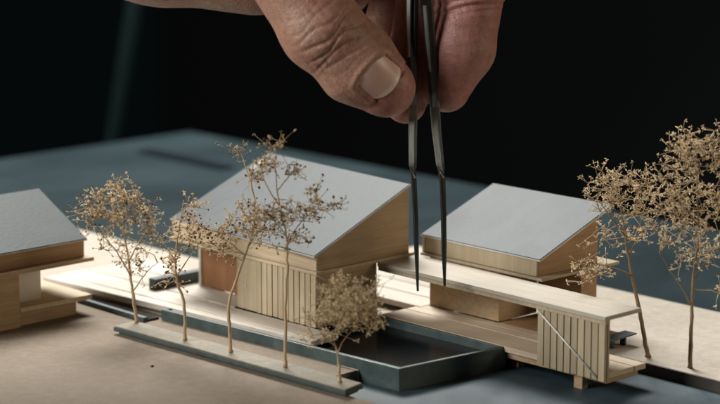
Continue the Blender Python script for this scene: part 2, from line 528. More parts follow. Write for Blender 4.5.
# ------------------------------------------------------------------ walkway
Wk = thing('covered_walkway', 'long covered walkway with flat pale slab roof and slatted end screen', 'walkway', (8.5, 2.5, 0.13))
MB().quad([(5.065, 1.90), (11.99, 1.78), (11.99, 2.93), (5.065, 3.17)], 1.41, 1.506, 0.012).build('roof_slab', M['slab_wood'], Wk)
MB().quad([(5.065, 1.93), (11.96, 1.82), (11.96, 1.97), (5.065, 2.08)], 1.315, 1.408, 0.008).build('front_beam', M['grey_wood'], Wk)
m = MB()
m.box(10.04, 11.94, 1.93, 1.99, 0.10, 1.313, 0.004)
n = 10
wd = (11.94 - 10.04) / n
for i in range(n):
    x = 10.04 + i * wd
    m.box(x + 0.012, x + wd - 0.012, 1.845 + rs.uniform(-0.006, 0.006), 1.928, 0.085 + rs.uniform(-0.008, 0.008), 1.312, 0.01)
m.build('slatted_screen', M['grey_wood'], Wk)
MB().rod((10.07, 1.825, 1.30), (11.74, 1.825, 0.16), 0.022).build('brace', M['rod'], Wk, True)
m = MB()
m.quad([(5.02, 2.02), (11.93, 2.0), (11.93, 2.80), (5.02, 2.84)], 0.13, 0.254, 0.01)
m.quad([(5.02, 2.88), (11.93, 2.84), (11.93, 3.20), (5.02, 3.20)], 0.13, 0.25, 0.01)
m.build('floor', M['floor_wood'], Wk)
MB().quad([(5.05, 2.10), (11.8, 2.08), (11.8, 3.1), (5.05, 3.1)], -0.02, 0.128, 0.01).build('floor_joist', M['tan_wood'], Wk)
MB().box(10.95, 11.19, 2.02, 2.2, TZ + 0.003, 0.10, 0.01).build('post', M['tan_wood'], Wk)
MB().box(8.9, 9.1, 2.3, 2.5, TZ + 0.003, -0.022, 0.01).build('post', M['tan_wood'], Wk)
MB().box(5.1, 9.9, 3.22, 3.48, 0.12, 0.244, 0.01).build('rear_floor', M['floor_wood'], Wk)
MB().box(7.40, 9.9, 3.50, 4.78, 0.12, 0.246, 0.01).build('rear_floor', M['brown_wood'], Wk)

# small dark bench by the walkway end
B = thing('bench', 'small low dark slate bench beyond the open end of the walkway', 'bench', (10.1, 4.5, 0.0))
MB().quad([(9.90, 4.10), (10.28, 4.04), (10.22, 4.96), (9.88, 4.96)], 0.235, 0.27, 0.008).build('seat', M['dark_slate'], B)
for yy in (4.3, 4.7):
    MB().box(9.95, 10.1, yy, yy + 0.05, 0.002, 0.233, 0.006).build('leg', M['dark_slate'], B)

# ------------------------------------------------------------------ pool
Pl = thing('model_pool', 'dark teal basin with a black water surface in front of the largest house', 'pool', (5, 0.5, TZ))
o_ = [(1.15, -1.30), (8.66, -0.90), (8.95, 2.08), (1.15, 1.96)]
i_ = [(1.25, -1.19), (8.565, -0.79), (8.835, 1.97), (1.25, 1.86)]
zt = 0.243
def wallq(a, b, c, d): return [o_[a], o_[b], i_[b], i_[a]]
bm_ = MB()
bm = bm_.bm
ob = [bm.verts.new((x, y, TZ + 0.004)) for x, y in o_]
ot = [bm.verts.new((x, y, zt)) for x, y in o_]
it = [bm.verts.new((x, y, zt)) for x, y in i_]
ib = [bm.verts.new((x, y, TZ + 0.08)) for x, y in i_]
bm.faces.new(ob[::-1]); bm.faces.new(ib)
for k in range(4):
    j = (k + 1) % 4
    bm.faces.new((ob[k], ob[j], ot[j], ot[k]))
    bm.faces.new((ot[k], ot[j], it[j], it[k]))
    bm.faces.new((it[k], it[j], ib[j], ib[k]))
bmesh.ops.bevel(bm, geom=[e for e in bm.edges if all(v in ot + it for v in e.verts) or (e.verts[0] in ob and e.verts[1] in ot) or (e.verts[1] in ob and e.verts[0] in ot)],
                offset=0.014, segments=2, affect='EDGES', profile=0.5)
bm_.build('basin', M['pool'], Pl)
MB().prism([(1.26, -1.18), (8.56, -0.78), (8.83, 1.96), (1.26, 1.85)], TZ + 0.09, 0.06).build('water', M['water'], Pl)

Ch = thing('water_channel', 'narrow dark slate trough below the left end of the cream deck', 'trough', (0, -1.6, 0))
MB().quad([(-1.55, -1.72), (1.1, -1.78), (1.1, -1.66), (-1.55, -1.60)], 0.002, 0.115, 0.01).build('rim', M['dark_slate'], Ch)
MB().quad([(-1.5, -1.598), (1.1, -1.658), (1.1, -1.32), (-1.5, -1.30)], 0.003, 0.05, 0.004).build('water', M['water'], Ch)

# planting strip
St = thing('planting_strip', 'long thin grey strip along the pool front carrying a row of five small trees', 'planting strip', (5, -2.5, 0))
MB().quad([(1.56, -2.84), (8.85, -2.62), (8.72, -2.14), (1.52, -2.32)], 0.003, 0.068, 0.006).build('spacer', M['strip_edge'], St)
MB().quad([(1.46, -2.92), (8.93, -2.70), (8.80, -2.08), (1.42, -2.26)], 0.07, 0.160, 0.010).build('edge', M['strip_edge'], St)
MB().quad([(1.48, -2.90), (8.91, -2.68), (8.78, -2.10), (1.44, -2.28)], 0.161, 0.195, 0.012).build('surface', M['strip'], St)

# ------------------------------------------------------------------ trees of dried flowers
VR = Vector((0.68668, 0.72696, 0))     # the direction in which each little tree is spread widest
VD = Vector((-0.72696, 0.68668, 0))

def tube(V, F, pts, rads, seg=5):
    pts = [Vector(p) for p in pts]
    base = len(V)
    n = len(pts)
    for i, p in enumerate(pts):
        t = (pts[min(i + 1, n - 1)] - pts[max(i - 1, 0)])
        if t.length < 1e-6:
            t = Vector((0, 0, 1))
        t.normalize()
        a = t.cross(Vector((0.3, 0.9, 0.2)))
        if a.length < 1e-3:
            a = t.cross(Vector((1, 0, 0)))
        a.normalize()
        b = t.cross(a)
        for k in range(seg):
            an = 2 * math.pi * k / seg
            V.append(tuple(p + (a * math.cos(an) + b * math.sin(an)) * rads[i]))
    for i in range(n - 1):
        for k in range(seg):
            k2 = (k + 1) % seg
            F.append((base + i * seg + k, base + i * seg + k2, base + (i + 1) * seg + k2, base + (i + 1) * seg + k))
    F.append(tuple(base + (n - 1) * seg + k for k in range(seg)))
    F.append(tuple(base + k for k in range(seg))[::-1])

def smooth_path(pts, n=5):
    out = []
    P = [pts[0]] + list(pts) + [pts[-1]]
    for i in range(1, len(P) - 2):
        for s in range(n):
            t = s / n
            p0, p1, p2, p3 = (Vector(P[i + q]) for q in (-1, 0, 1, 2))
            out.append(0.5 * ((2 * p1) + (p2 - p0) * t + (2 * p0 - 5 * p1 + 4 * p2 - p3) * t * t + (3 * p1 - p0 - 3 * p2 + p3) * t ** 3))
    out.append(Vector(pts[-1]))
    return out

def head_star(V, F, MI, c, r, rng, mi=0, n=6):
    """a papery dry flower head: a handful of small cupped petals round a bud"""
    ax = Vector((rng.gauss(0, 1), rng.gauss(0, 1), rng.gauss(0.5, 1))).normalized()
    for k in range(n):
        d = Vector((rng.gauss(0, 1), rng.gauss(0, 1), rng.gauss(0, 1))).normalized()
        d = (d + ax * 0.35).normalized()
        s = d.cross(Vector((rng.gauss(0, 1), rng.gauss(0, 1), rng.gauss(0, 1)))).normalized()
        u = d.cross(s)
        L = r * rng.uniform(0.65, 1.25)
        wd = L * rng.uniform(0.11, 0.21)
        b = len(V)
        V += [tuple(c + d * 0.1 * L), tuple(c + d * 0.6 * L + s * wd + u * 0.12 * L), tuple(c + d * L + u * rng.uniform(-0.1, 0.3) * L), tuple(c + d * 0.6 * L - s * wd + u * 0.12 * L)]
        F.append((b, b + 1, b + 2)); F.append((b, b + 2, b + 3))
        MI += [mi, mi]

def head_bead(V, F, MI, c, r, rng, mi):
    b = len(V)
    q = [Vector(v) for v in ((1, 0, 0), (-1, 0, 0), (0, 1, 0), (0, -1, 0), (0, 0, 1), (0, 0, -1))]
    rot = Vector((rng.gauss(0, 1), rng.gauss(0, 1), rng.gauss(0, 1))).to_track_quat('Z', 'Y')
    sc = Vector((rng.uniform(0.7, 1.2), rng.uniform(0.7, 1.2), rng.uniform(0.8, 1.5)))
    for v in q:
        V.append(tuple(c + rot @ Vector((v.x * sc.x, v.y * sc.y, v.z * sc.z)) * r))
    for f in ((0, 2, 4), (2, 1, 4), (1, 3, 4), (3, 0, 4), (2, 0, 5), (1, 2, 5), (3, 1, 5), (0, 3, 5)):
        F.append(tuple(b + i for i in f))
        MI.append(mi)

def tree(name, label, base, trunks, blobs, seed, head=0.11, bead=0.0, trunk_r=0.05, twig_r=0.0095, petal='petal', stem='stem', dark=0.25, per=(4, 7), cluster=0.2, dens=1.0):
    """trunks: lists of (right, height, depth) from the base; blobs: (right, height, depth, r_right, r_height, r_depth, twigs)"""
    rng = random.Random(seed)
    T = thing(name, label, 'model tree', base, 0, 'dried flower trees')
    W3 = lambda p: VR * p[0] + VD * p[2] + Vector((0, 0, p[1]))
    V, F = [], []
    BV, BF = [], []
    nodes = []
    for ti, tr in enumerate(trunks):
        path = smooth_path([W3(p) for p in tr], 5)
        path = [p + Vector((rng.gauss(0, 0.006), rng.gauss(0, 0.006), 0)) for p in path]
        path[0] = W3(tr[0])
        n = len(path)
        r0 = trunk_r if ti == 0 else trunk_r * 0.42
        rads = [r0 * (1 - 0.78 * i / (n - 1)) * rng.uniform(0.9, 1.12) for i in range(n)]
        if ti == 0:
            rads[0] *= 1.35
        tube(V, F, path, rads, 7)
        st = int(n * (0.38 if ti == 0 else 0.3))
        nodes += path[st:]
    HV, HF, MI = [], [], []
    tips = []
    for (a, h, d, ra, rh, rd, cnt) in blobs:
        for _ in range(max(3, int(round(cnt * dens)))):
            while True:
                q = Vector((rng.uniform(-1, 1), rng.uniform(-1, 1), rng.uniform(-1, 1)))
                if 0.15 < q.length < 1:
                    break
            tips.append(W3((a + q.x * ra, h + q.y * rh, d + q.z * rd)))
    root = nodes[0]
    tips.sort(key=lambda p: min((p - q).length for q in nodes))
    narr = [n.copy() for n in nodes]
    for p in tips:
        best = min(narr, key=lambda q: (p - q).length + max(0, q.z - p.z) * 0.8)
        dist = (p - best).length
        if dist < 0.02:
            continue
        k = max(2, int(dist / 0.16))
        up = Vector((0, 0, 1)) * dist * rng.uniform(-0.05, 0.18)
        side = Vector((rng.gauss(0, 1), rng.gauss(0, 1), rng.gauss(0, 1))) * dist * 0.05
        path = []
        for i in range(k + 1):
            t = i / k
            path.append(best.lerp(p, t) + (up + side) * math.sin(math.pi * t) + Vector((rng.gauss(0, 1), rng.gauss(0, 1), rng.gauss(0, 1))) * (0.012 if 0 < i < k else 0))
        rr = twig_r * rng.uniform(0.8, 1.3)
        tube(BV, BF, path, [rr * (1.25 - 0.5 * i / k) for i in range(k + 1)], 4)
        narr += path[1:]
        for _ in range(rng.randint(*per)):
            q = p + Vector((rng.gauss(0, 1), rng.gauss(0, 1), rng.gauss(0.25, 0.8))) * cluster * 0.6
            tube(BV, BF, [p, p.lerp(q, 0.55) + Vector((rng.gauss(0, 0.01), rng.gauss(0, 0.01), 0)), q], [twig_r * 0.7, twig_r * 0.6, twig_r * 0.5], 3)
            if bead and rng.random() < 0.72:
                head_bead(HV, HF, MI, q, bead * rng.uniform(0.6, 1.25), rng, 1 if rng.random() < dark else 0)
                if rng.random() < 0.35:
                    head_star(HV, HF, MI, q, bead * 1.7, rng, 0, 4)
            else:
                head_star(HV, HF, MI, q, head * rng.uniform(0.6, 1.25), rng, 0, rng.randint(4, 7))
                if rng.random() < dark:
                    head_bead(HV, HF, MI, q, head * 0.25, rng, 1)
    def ob(nm, V, F, mats, mi=None, smooth=False):
        me = bpy.data.meshes.new(nm)
        me.from_pydata(V, [], F)
        for mm in mats:
            me.materials.append(mm)
        if mi:
            me.polygons.foreach_set('material_index', mi)
        if smooth:
            me.polygons.foreach_set('use_smooth', [True] * len(me.polygons))
        o = bpy.data.objects.new(nm, me)
        COL.objects.link(o)
        o.parent = T
        return o
    nV, nF = len(V), len(F)
    ob('trunk', V + BV, F + [tuple(i + nV for i in f) for f in BF], [M[stem], M['stem']], [0] * nF + [1] * len(BF), True)
    ob('crown', HV, HF, [M[petal], M['bud']], MI)
    return T

def px(bu, bv, s):
    """helper for one tree: picture offsets from the base, in pixels, to centimetres (right, height, depth)"""
    k = 1.0 / s
    def T(u, v, d=0.0): return ((u - bu) * k, (bv - v) * k / 0.981, d)
    def B(u, v, ru, rv, n, d=0.0, rd=None):
        return ((u - bu) * k, (bv - v) * k / 0.981, d, ru * k, rv * k, (rd if rd else max(ru * 0.8, rv * 0.6)) * k, n)
    return T, B

T, B = px(137, 322, 43.9)
tree('model_tree', 'dried flower tree at the left end of the planting strip, dense tan tuft on top', (1.578, -2.336, 0.195),
     [[T(137, 322), T(134, 300), T(131, 275, .05), T(128, 245), T(122, 222, -.05), T(115, 205)],
      [T(131, 275), T(118, 250, -.1), T(102, 230, -.15), T(92, 222, -.2)],
      [T(129, 262), T(142, 240, .1), T(150, 225, .15)],
      [T(133, 292), T(148, 272, .1), T(160, 262, .1)]],
     [B(118, 194, 26, 12, 26), B(97, 205, 18, 14, 18), B(138, 208, 18, 12, 16), B(88, 222, 14, 10, 9), B(150, 225, 13, 13, 12), B(118, 220, 22, 12, 10),
      B(128, 252, 22, 16, 12), B(140, 270, 18, 12, 7), B(152, 246, 12, 10, 7), B(112, 240, 12, 12, 6)],
     11, head=0.095, bead=0.028, dark=0.32, dens=0.9, cluster=0.23, trunk_r=0.045)
T, B = px(185, 340, 45.3)
tree('model_tree', 'thin dried flower tree second from the left on the strip, sparse brown beads', (3.588, -2.561, 0.195),
     [[T(185, 340), T(185, 318), T(184, 298), T(178, 282, .05), T(177, 255), T(181, 228), T(186, 200)],
      [T(178, 275), T(190, 258, .1), T(203, 240, .15)], [T(177, 262), T(168, 245, -.1), T(162, 232, -.1)]],
     [B(180, 238, 17, 16, 13), B(195, 226, 18, 14, 14), B(168, 256, 14, 14, 9), B(190, 208, 10, 9, 6), B(207, 238, 12, 9, 8), B(172, 278, 16, 8, 6)],
     23, head=0.08, bead=0.032, dark=0.4, dens=0.8, trunk_r=0.042)
T, B = px(231, 352, 46.2)
tree('model_tree', 'dried flower tree with a kinked leaning trunk before the brown doorway', (5.068, -2.483, 0.195),
     [[T(231, 352), T(230, 328), T(229, 306), T(236, 282, .05), T(246, 255), T(254, 232), T(256, 205), T(253, 180, -.05), T(255, 165)],
      [T(246, 255), T(230, 240, -.1), T(214, 234, -.15)], [T(250, 245), T(262, 225, .15), T(268, 210, .2)],
      [T(254, 190), T(246, 170, .5), T(240, 158, .8)]],
     [B(212, 240, 22, 12, 18), B(235, 228, 20, 14, 18), B(252, 212, 16, 18, 18), B(262, 235, 14, 12, 10), B(254, 178, 9, 14, 7), B(238, 157, 9, 7, 6, .8, 6), B(228, 250, 18, 8, 9)],
     37, head=0.085, bead=0.03, dark=0.3, dens=0.75, trunk_r=0.042)
T, B = px(285, 367, 47.4)
tree('model_tree', 'tallest dried flower tree on the strip, straight trunk rising above the big grey roof', (6.786, -2.444, 0.195),
     [[T(285, 367), T(286, 335), T(286, 300), T(288, 265), T(287, 235), T(281, 205), T(277, 175, .05), T(278, 148)],
      [T(287, 245), T(300, 225, .1), T(315, 212, .15), T(335, 205, .2)], [T(287, 235), T(272, 215, -.1), T(262, 200, -.15)],
      [T(282, 208), T(266, 180, -.1), T(262, 165)], [T(279, 190), T(294, 172, .1), T(298, 160, .1)]],
     [B(285, 212, 26, 16, 28), B(262, 218, 18, 18, 20), B(308, 210, 18, 14, 18), B(330, 206, 14, 5, 5), B(286, 236, 20, 12, 12), B(275, 163, 16, 8, 12), B(277, 145, 14, 4, 9),
      B(262, 172, 7, 8, 5), B(298, 172, 7, 12, 6), B(316, 188, 8, 8, 4), B(300, 245, 16, 10, 7)],
     41, head=0.08, bead=0.03, dark=0.38, dens=0.72, trunk_r=0.038)
T, B = px(340, 382, 48.5)
tree('model_tree', 'low bushy dried flower tree with a dense olive tan crown over the pool', (8.436, -2.391, 0.195),
     [[T(340, 382), T(339, 366), T(337, 352, .03), T(333, 338)], [T(337, 352), T(346, 338, .1), T(358, 326, .15)], [T(336, 346), T(322, 332, -.1), T(314, 318, -.1)],
      [T(334, 338), T(340, 318), T(346, 298)]],
     [B(346, 304, 34, 22, 70), B(326, 318, 22, 20, 40), B(360, 314, 22, 16, 30), B(374, 326, 12, 6, 8), B(316, 338, 18, 6, 8), B(345, 286, 24, 8, 16), B(372, 298, 10, 14, 10)],
     53, head=0.082, bead=0.0, dark=0.1, petal='petal_grey', trunk_r=0.04, per=(3, 5), dens=0.85, cluster=0.24)
T, B = px(648, 357, 45.9)
tree('model_tree', 'dried flower tree with a leaning brown trunk just past the walkway end', (11.06, 4.335, 0.0),
     [[T(648, 357), T(643, 333), T(637, 305), T(630, 275, .05), T(625, 250), T(620, 222), T(616, 200)],
      [T(630, 275), T(615, 268, -.1), T(596, 262, -.2), T(582, 268, -.2)], [T(626, 255), T(640, 232, .1), T(650, 218, .1)], [T(622, 235), T(606, 215, -.1), T(596, 200, -.1)]],
     [B(612, 182, 24, 16, 26), B(598, 192, 18, 14, 18), B(634, 186, 16, 20, 18), B(618, 208, 28, 14, 26), B(640, 218, 20, 16, 16), B(600, 238, 14, 14, 10), B(586, 262, 14, 10, 11), B(604, 268, 18, 8, 9),
      B(628, 244, 18, 14, 10), B(580, 276, 12, 6, 6)],
     67, head=0.076, bead=0.0, dark=0.2, dens=0.66, stem='stem_dark', trunk_r=0.055, per=(3, 5), cluster=0.27, twig_r=0.011)
T, B = px(690, 368, 46.7)
tree('model_tree', 'tallest dried flower tree at the right edge, wide tan crown against the black', (12.254, 4.288, 0.0),
     [[T(690, 368), T(690, 340), T(690, 310), T(691, 275), T(694, 240), T(693, 205), T(690, 170), T(692, 145)],
      [T(690, 305), T(678, 285, -.1), T(666, 268, -.15), T(655, 250, -.2)], [T(691, 280), T(706, 258, .1), T(718, 240, .1)], [T(693, 225), T(675, 200, -.1), T(662, 182, -.1)], [T(693, 215), T(710, 190, .1), T(722, 165, .15)]],
     [B(692, 148, 34, 20, 50), B(672, 168, 20, 22, 30), B(714, 160, 22, 28, 34), B(664, 200, 20, 18, 24), B(692, 200, 30, 18, 36), B(716, 215, 22, 24, 26), B(690, 228, 30, 16, 26), B(662, 238, 18, 12, 12),
      B(706, 252, 26, 14, 18), B(676, 260, 20, 10, 8), B(735, 190, 18, 40, 24), B(716, 285, 10, 10, 4)],
     79, head=0.076, bead=0.0, dark=0.2, dens=0.62, stem='stem_dark', trunk_r=0.05, per=(3, 5), cluster=0.27, twig_r=0.011)

# ------------------------------------------------------------------ tweezers
GX, GY, GZ = 7.585, 1.110, 1.426      # a point between the two tips
K = 45.85
RZ = R(46.632)
def loc2(u, v, y=0.0):
    """right, depth, up (cm) in the frame of the hand, whose axes are turned about the vertical"""
    k = K * 49.2 / (49.2 + y)
    return np.array([(u - 431) / k, y, (290 - v) / K / 0.981 + (202 - v) * (1 / k - 1 / K) - 0.1977 * y])
Tw = thing('tweezers', 'slim dark steel tweezers held upright above the walkway with tips apart', 'tweezers', (GX, GY, GZ), RZ)

def strip(sections, name, m, parent):
    """sections: (u, v, depth, width px, thickness cm, twist deg): a tapering steel blade with softened edges"""
    V, F = [], []
    n = len(sections)
    prof = [(-0.5, -0.25), (-0.32, -0.5), (0.32, -0.5), (0.5, -0.25), (0.5, 0.25), (0.32, 0.5), (-0.32, 0.5), (-0.5, 0.25)]
    for (u, v, d, wpx, t, tw) in sections:
        c = loc2(u, v, d)
        a = R(tw)
        for (p, q) in prof:
            X, Y = p * wpx / K, q * t
            V.append((c[0] + X * math.cos(a) - Y * math.sin(a), c[1] + X * math.sin(a) + Y * math.cos(a), c[2]))
    k = len(prof)
    for i in range(n - 1):
        for j in range(k):
            j2 = (j + 1) % k
            F.append((i * k + j, i * k + j2, (i + 1) * k + j2, (i + 1) * k + j))
    F.append(tuple(range(k))[::-1])
    F.append(tuple((n - 1) * k + j for j in range(k)))
    me = bpy.data.meshes.new(name)
    me.from_pydata(V, [], F)
    me.materials.append(m)
    b = bmesh.new(); b.from_mesh(me); bmesh.ops.recalc_face_normals(b, faces=b.faces[:]); b.to_mesh(me); b.free()
    o = bpy.data.objects.new(name, me)
    COL.objects.link(o)
    o.parent = parent
    return o
la = strip([(416, -190, 0.06, 12, 0.10, 0), (414, -60, 0.06, 12, 0.10, -20), (411.5, 0, 0.05, 11, .10, -28), (411.8, 30, 0.04, 10.5, .10, -28)], 'arm', M['coated_shaded'], Tw)
strip([(411.0, -190, -0.03, 4, 0.03, -10), (409.5, -60, -0.03, 4.5, 0.03, -24), (407.6, 0, -0.035, 5, .03, -28), (407.4, 26, -0.04, 4.4, .03, -28), (408, 60, -0.05, 2, .03, -24)], 'inlay', M['steel'], la)  # added pale strip that paints the light along the left arm
strip([(411.8, 30, 0.04, 10.4, .10, -28), (412.0, 70, 0.02, 10, .10, 20), (412.3, 106, 0.0, 9, .10, 20)], 'grip', M['coated_shaded'], la)
strip([(412.3, 106, 0.0, 9, .10, -28), (412, 130, 0.0, 8.5, .10, -28), (412.2, 166, 0.0, 7.5, .09, -25)], 'blade', M['coated_shaded'], la)
strip([(412.2, 166, 0, 7.3, .088, -25), (413.2, 178, 0, 5.2, .10, 40), (415, 215, 0, 4.6, .10, 48), (416.3, 250, 0, 4.2, .09, 40), (417.8, 291, 0, 1.8, .05, 30)], 'tip', M['coated_shaded'], la)
ra = strip([(420, -190, -0.06, 12, 0.10, 0), (421.5, -60, -0.06, 12, 0.10, 10), (424, 0, -0.05, 12, .10, 20), (428, 40, -0.03, 11.5, .10, 20), (432, 84, 0.0, 10.5, .10, 20), (433.6, 108, 0, 10, .10, 20)], 'arm', M['coated_shaded'], Tw)
strip([(423, 10, -0.125, 3.6, 0.03, -20), (425.3, 40, -0.105, 4.6, .03, -24), (428.6, 74, -0.07, 2.2, .03, -24)], 'inlay', M['steel'], ra)  # likewise the lit line on the right arm, put in as a strip
strip([(433.6, 108, 0.0, 10, .10, -28), (435.3, 130, 0.0, 9.5, .10, -28), (439.5, 166, 0.0, 8, .09, -25)], 'blade', M['coated_shaded'], ra)
strip([(439.5, 166, 0, 7.8, .088, -25), (441.6, 178, 0, 6, .10, 40), (443, 215, 0, 5.4, .10, 48), (443.8, 250, 0, 5, .09, 45), (444.6, 286, 0, 2.2, .05, 30)], 'tip', M['coated_shaded'], ra)
strip([(418, -192, 0, 14, 0.26, 0), (418, -130, 0, 14, 0.24, 0), (418.5, -100, 0, 13, 0.2, 0)], 'joint', M['steel'], Tw)

# ------------------------------------------------------------------ hand (one continuous skin, grown from a distance field)
def cap(P, a, b, ra, rb, sy=1.0):
    a = a.copy(); b = b.copy(); Q = P
    if sy != 1.0:
        Q = P * np.array([1, 1 / sy, 1], np.float32)
        a[1] /= sy; b[1] /= sy
    ab = (b - a).astype(np.float32)
    t = np.clip(((Q - a.astype(np.float32)) @ ab) / float(ab @ ab), 0, 1)
    d = np.linalg.norm(Q - (a.astype(np.float32) + t[:, None] * ab), axis=1)
    return d - (ra + (rb - ra) * t)

def smin(a, b, k):
    h = np.clip(0.5 + 0.5 * (b - a) / k, 0, 1)
    return b + (a - b) * h - k * h * (1 - h)

J = loc2
def chain(P, pts, rad, k=0.18, sy=1.0):
    d = None
    for i in range(len(pts) - 1):
        c = cap(P, pts[i], pts[i + 1], rad[i], rad[i + 1], sy)
        d = c if d is None else smin(d, c, k)
    return d

TH = [J(205, -105, 1.1), J(281, -40, 0.05), J(322, 33, -0.42), J(357, 66, -0.36), J(384, 88, -0.26)]
TR = [1.35, 0.96, 0.86, 0.83, 0.64]
IN = [J(365, -150, 1.9), J(478, -118, 1.15), J(470, -5, 0.62), J(461, 52, 0.52), J(446, 91, 0.42)]
IR = [1.0, 0.86, 0.70, 0.70, 0.50]
MI_ = [J(350, -150, 2.9), J(450, -105, 2.3), J(432, -5, 1.45), J(418, 62, 1.15), J(406, 104, 0.95)]
MR = [1.0, 0.86, 0.74, 0.66, 0.46]
RI = [J(330, -140, 3.8), J(420, -80, 3.4), J(405, -2, 2.5), J(386, 34, 2.1)]
RR = [0.95, 0.8, 0.68, 0.5]
LI = [J(300, -130, 4.5), J(372, -70, 4.3), J(350, -8, 3.5), J(312, 0, 3.2)]
LR = [0.85, 0.7, 0.6, 0.45]

def palm(P):
    d = chain(P, [J(-260, -200, 3.2), J(-60, -118, 3.0), J(70, -68, 2.8), J(170, -51, 2.6), J(262, -37, 2.4)], [1.75, 1.5, 1.4, 1.36, 1.30], 0.4)
    d = smin(d, chain(P, [J(70, -90, 2.0), J(190, -120, 1.9), J(320, -150, 2.6)], [1.4, 1.4, 1.25], 0.4), 0.5)
    d = smin(d, cap(P, J(200, -100, 3.6), J(310, -125, 3.9), 1.25, 1.1), 0.5)
    return d

def nail_uv(P):
    """axial and lateral coordinates on the back of the thumb's end joint"""
    ax = (TH[4] - TH[2]); ax[1] = 0; ax /= np.linalg.norm(ax)
    lat = np.array([-ax[2], 0, ax[0]])
    c = NC
    return (P - c) @ ax, (P - c) @ lat, ax, lat
NC = J(379, 82, -1.0)

def hand_sdf(P):
    pm = palm(P)
    th = chain(P, TH, TR, 0.22, 0.9)
    # fleshy pad under the end joint
    th = smin(th, cap(P, J(348, 78, 0.05), J(388, 94, 0.05), 0.55, 0.48), 0.3)
    d = smin(pm, th, 0.55)
    for pts, rad in ((IN, IR), (MI_, MR), (RI, RR), (LI, LR)):
        f = chain(P, pts, rad, 0.16)
        d = np.minimum(d, smin(pm, f, 0.35))
    # the fold where the index finger's end joint bends
    return d

def surface_nets(fn, lo, hi, h):
    ax = [np.arange(lo[i], hi[i] + h, h, dtype=np.float32) for i in range(3)]
    nx, ny, nz = map(len, ax)
    D = np.empty((nx, ny, nz), np.float32)
    YY, ZZ = np.meshgrid(ax[1], ax[2], indexing='ij')
    yz = np.stack([YY.ravel(), ZZ.ravel()], 1)
    step = 8
    for i in range(0, nx, step):
        xs = ax[0][i:i + step]
        P = np.empty((len(xs), len(yz), 3), np.float32)
        P[:, :, 0] = xs[:, None]
        P[:, :, 1:] = yz[None]
        D[i:i + step] = fn(P.reshape(-1, 3)).reshape(len(xs), ny, nz)
    s = D < 0
    cs = np.zeros((nx - 1, ny - 1, nz - 1), np.int8)
    offs = [(a, b, c) for a in (0, 1) for b in (0, 1) for c in (0, 1)]
    for a, b, c in offs:
        cs += s[a:nx - 1 + a, b:ny - 1 + b, c:nz - 1 + c]
    act = (cs > 0) & (cs < 8)
    idx = np.full(act.shape, -1, np.int64)
    cells = np.argwhere(act)
    idx[act] = np.arange(len(cells))
    acc = np.zeros((len(cells), 3)); cnt = np.zeros(len(cells))
    I, Jj, Kk = cells.T
    for p in offs:
        for axs in range(3):
            if p[axs] == 0:
                q = list(p); q[axs] = 1
                d0 = D[I + p[0], Jj + p[1], Kk + p[2]]; d1 = D[I + q[0], Jj + q[1], Kk + q[2]]
                m = (d0 < 0) != (d1 < 0)
                t = np.where(m, d0 / np.where(m, d0 - d1, 1), 0)
                pt = np.tile(np.array(p, float), (len(cells), 1)); pt[:, axs] = t
                acc[m] += pt[m]; cnt[m] += 1
    V = (cells + acc / cnt[:, None]) * h + np.array(lo)
    Fs = []
    for axs in range(3):
        o1, o2 = [a for a in range(3) if a != axs]
        sl0 = [slice(None)] * 3; sl1 = [slice(None)] * 3
        sl0[axs] = slice(0, -1); sl1[axs] = slice(1, None)
        a = s[tuple(sl0)]; b = s[tuple(sl1)]
        e = np.argwhere(a != b)
        e = e[(e[:, o1] > 0) & (e[:, o2] > 0) & (e[:, o1] < s.shape[o1] - 1) & (e[:, o2] < s.shape[o2] - 1)]
        fl = a[tuple(e.T)]
        def cell(d1, d2):
            c = e.copy(); c[:, o1] -= d1; c[:, o2] -= d2
            return idx[tuple(c.T)]
        q = np.stack([cell(1, 1), cell(0, 1), cell(0, 0), cell(1, 0)], 1)
        if axs == 1:
            fl = ~fl
        q[~fl] = q[~fl][:, ::-1]
        Fs.append(q)
    return V, np.concatenate(Fs)

def grad(fn, P, e=0.02):
    P = P.astype(np.float32)
    g = np.stack([fn(P + np.array(v, np.float32) * e) - fn(P - np.array(v, np.float32) * e) for v in ((1, 0, 0), (0, 1, 0), (0, 0, 1))], 1)
    return g / np.maximum(np.linalg.norm(g, axis=1, keepdims=True), 1e-6)

HV, HFc = surface_nets(hand_sdf, (-17.2, -2.4, 3.0), (2.6, 6.2, 13.5), 0.075)
Hd = thing('person', 'bare hand reaching in from the top, thumb and fingers pinching the tweezers', 'person', (GX, GY, GZ), RZ)
me = bpy.data.meshes.new('hand')
me.from_pydata(HV.tolist(), [], HFc.tolist())
bmh = bmesh.new(); bmh.from_mesh(me)
bmesh.ops.recalc_face_normals(bmh, faces=bmh.faces[:])
# finer skin only where it is seen
near = [f for f in bmh.faces if f.calc_center_median().x > -4.6 and f.calc_center_median().z < 7.6]
bmesh.ops.subdivide_edges(bmh, edges=list({e for f in near for e in f.edges}), cuts=2, use_grid_fill=True)
bmh.to_mesh(me); bmh.free()
nv = len(me.vertices)
co = np.empty(nv * 3); me.vertices.foreach_get('co', co); co = co.reshape(-1, 3)
# back onto the smooth skin
for _ in range(2):
    g = grad(hand_sdf, co)
    co = co - g * hand_sdf(co.astype(np.float32))[:, None]
g = grad(hand_sdf, co)
rs = np.random.RandomState(5)
def wob(x, y, f, seed):
    r = np.random.RandomState(seed)
    o = np.zeros(len(x))
    for k in range(5):
        a = r.uniform(0, 2 * np.pi); fr = f * r.uniform(0.6, 1.6)
        o += np.sin((x * np.cos(a) + y * np.sin(a)) * fr + r.uniform(0, 6.28))
    return o / 5
disp = 0.010 * wob(co[:, 0], co[:, 2], 3.0, 1) + 0.004 * wob(co[:, 0] + co[:, 1], co[:, 2], 11.0, 2)
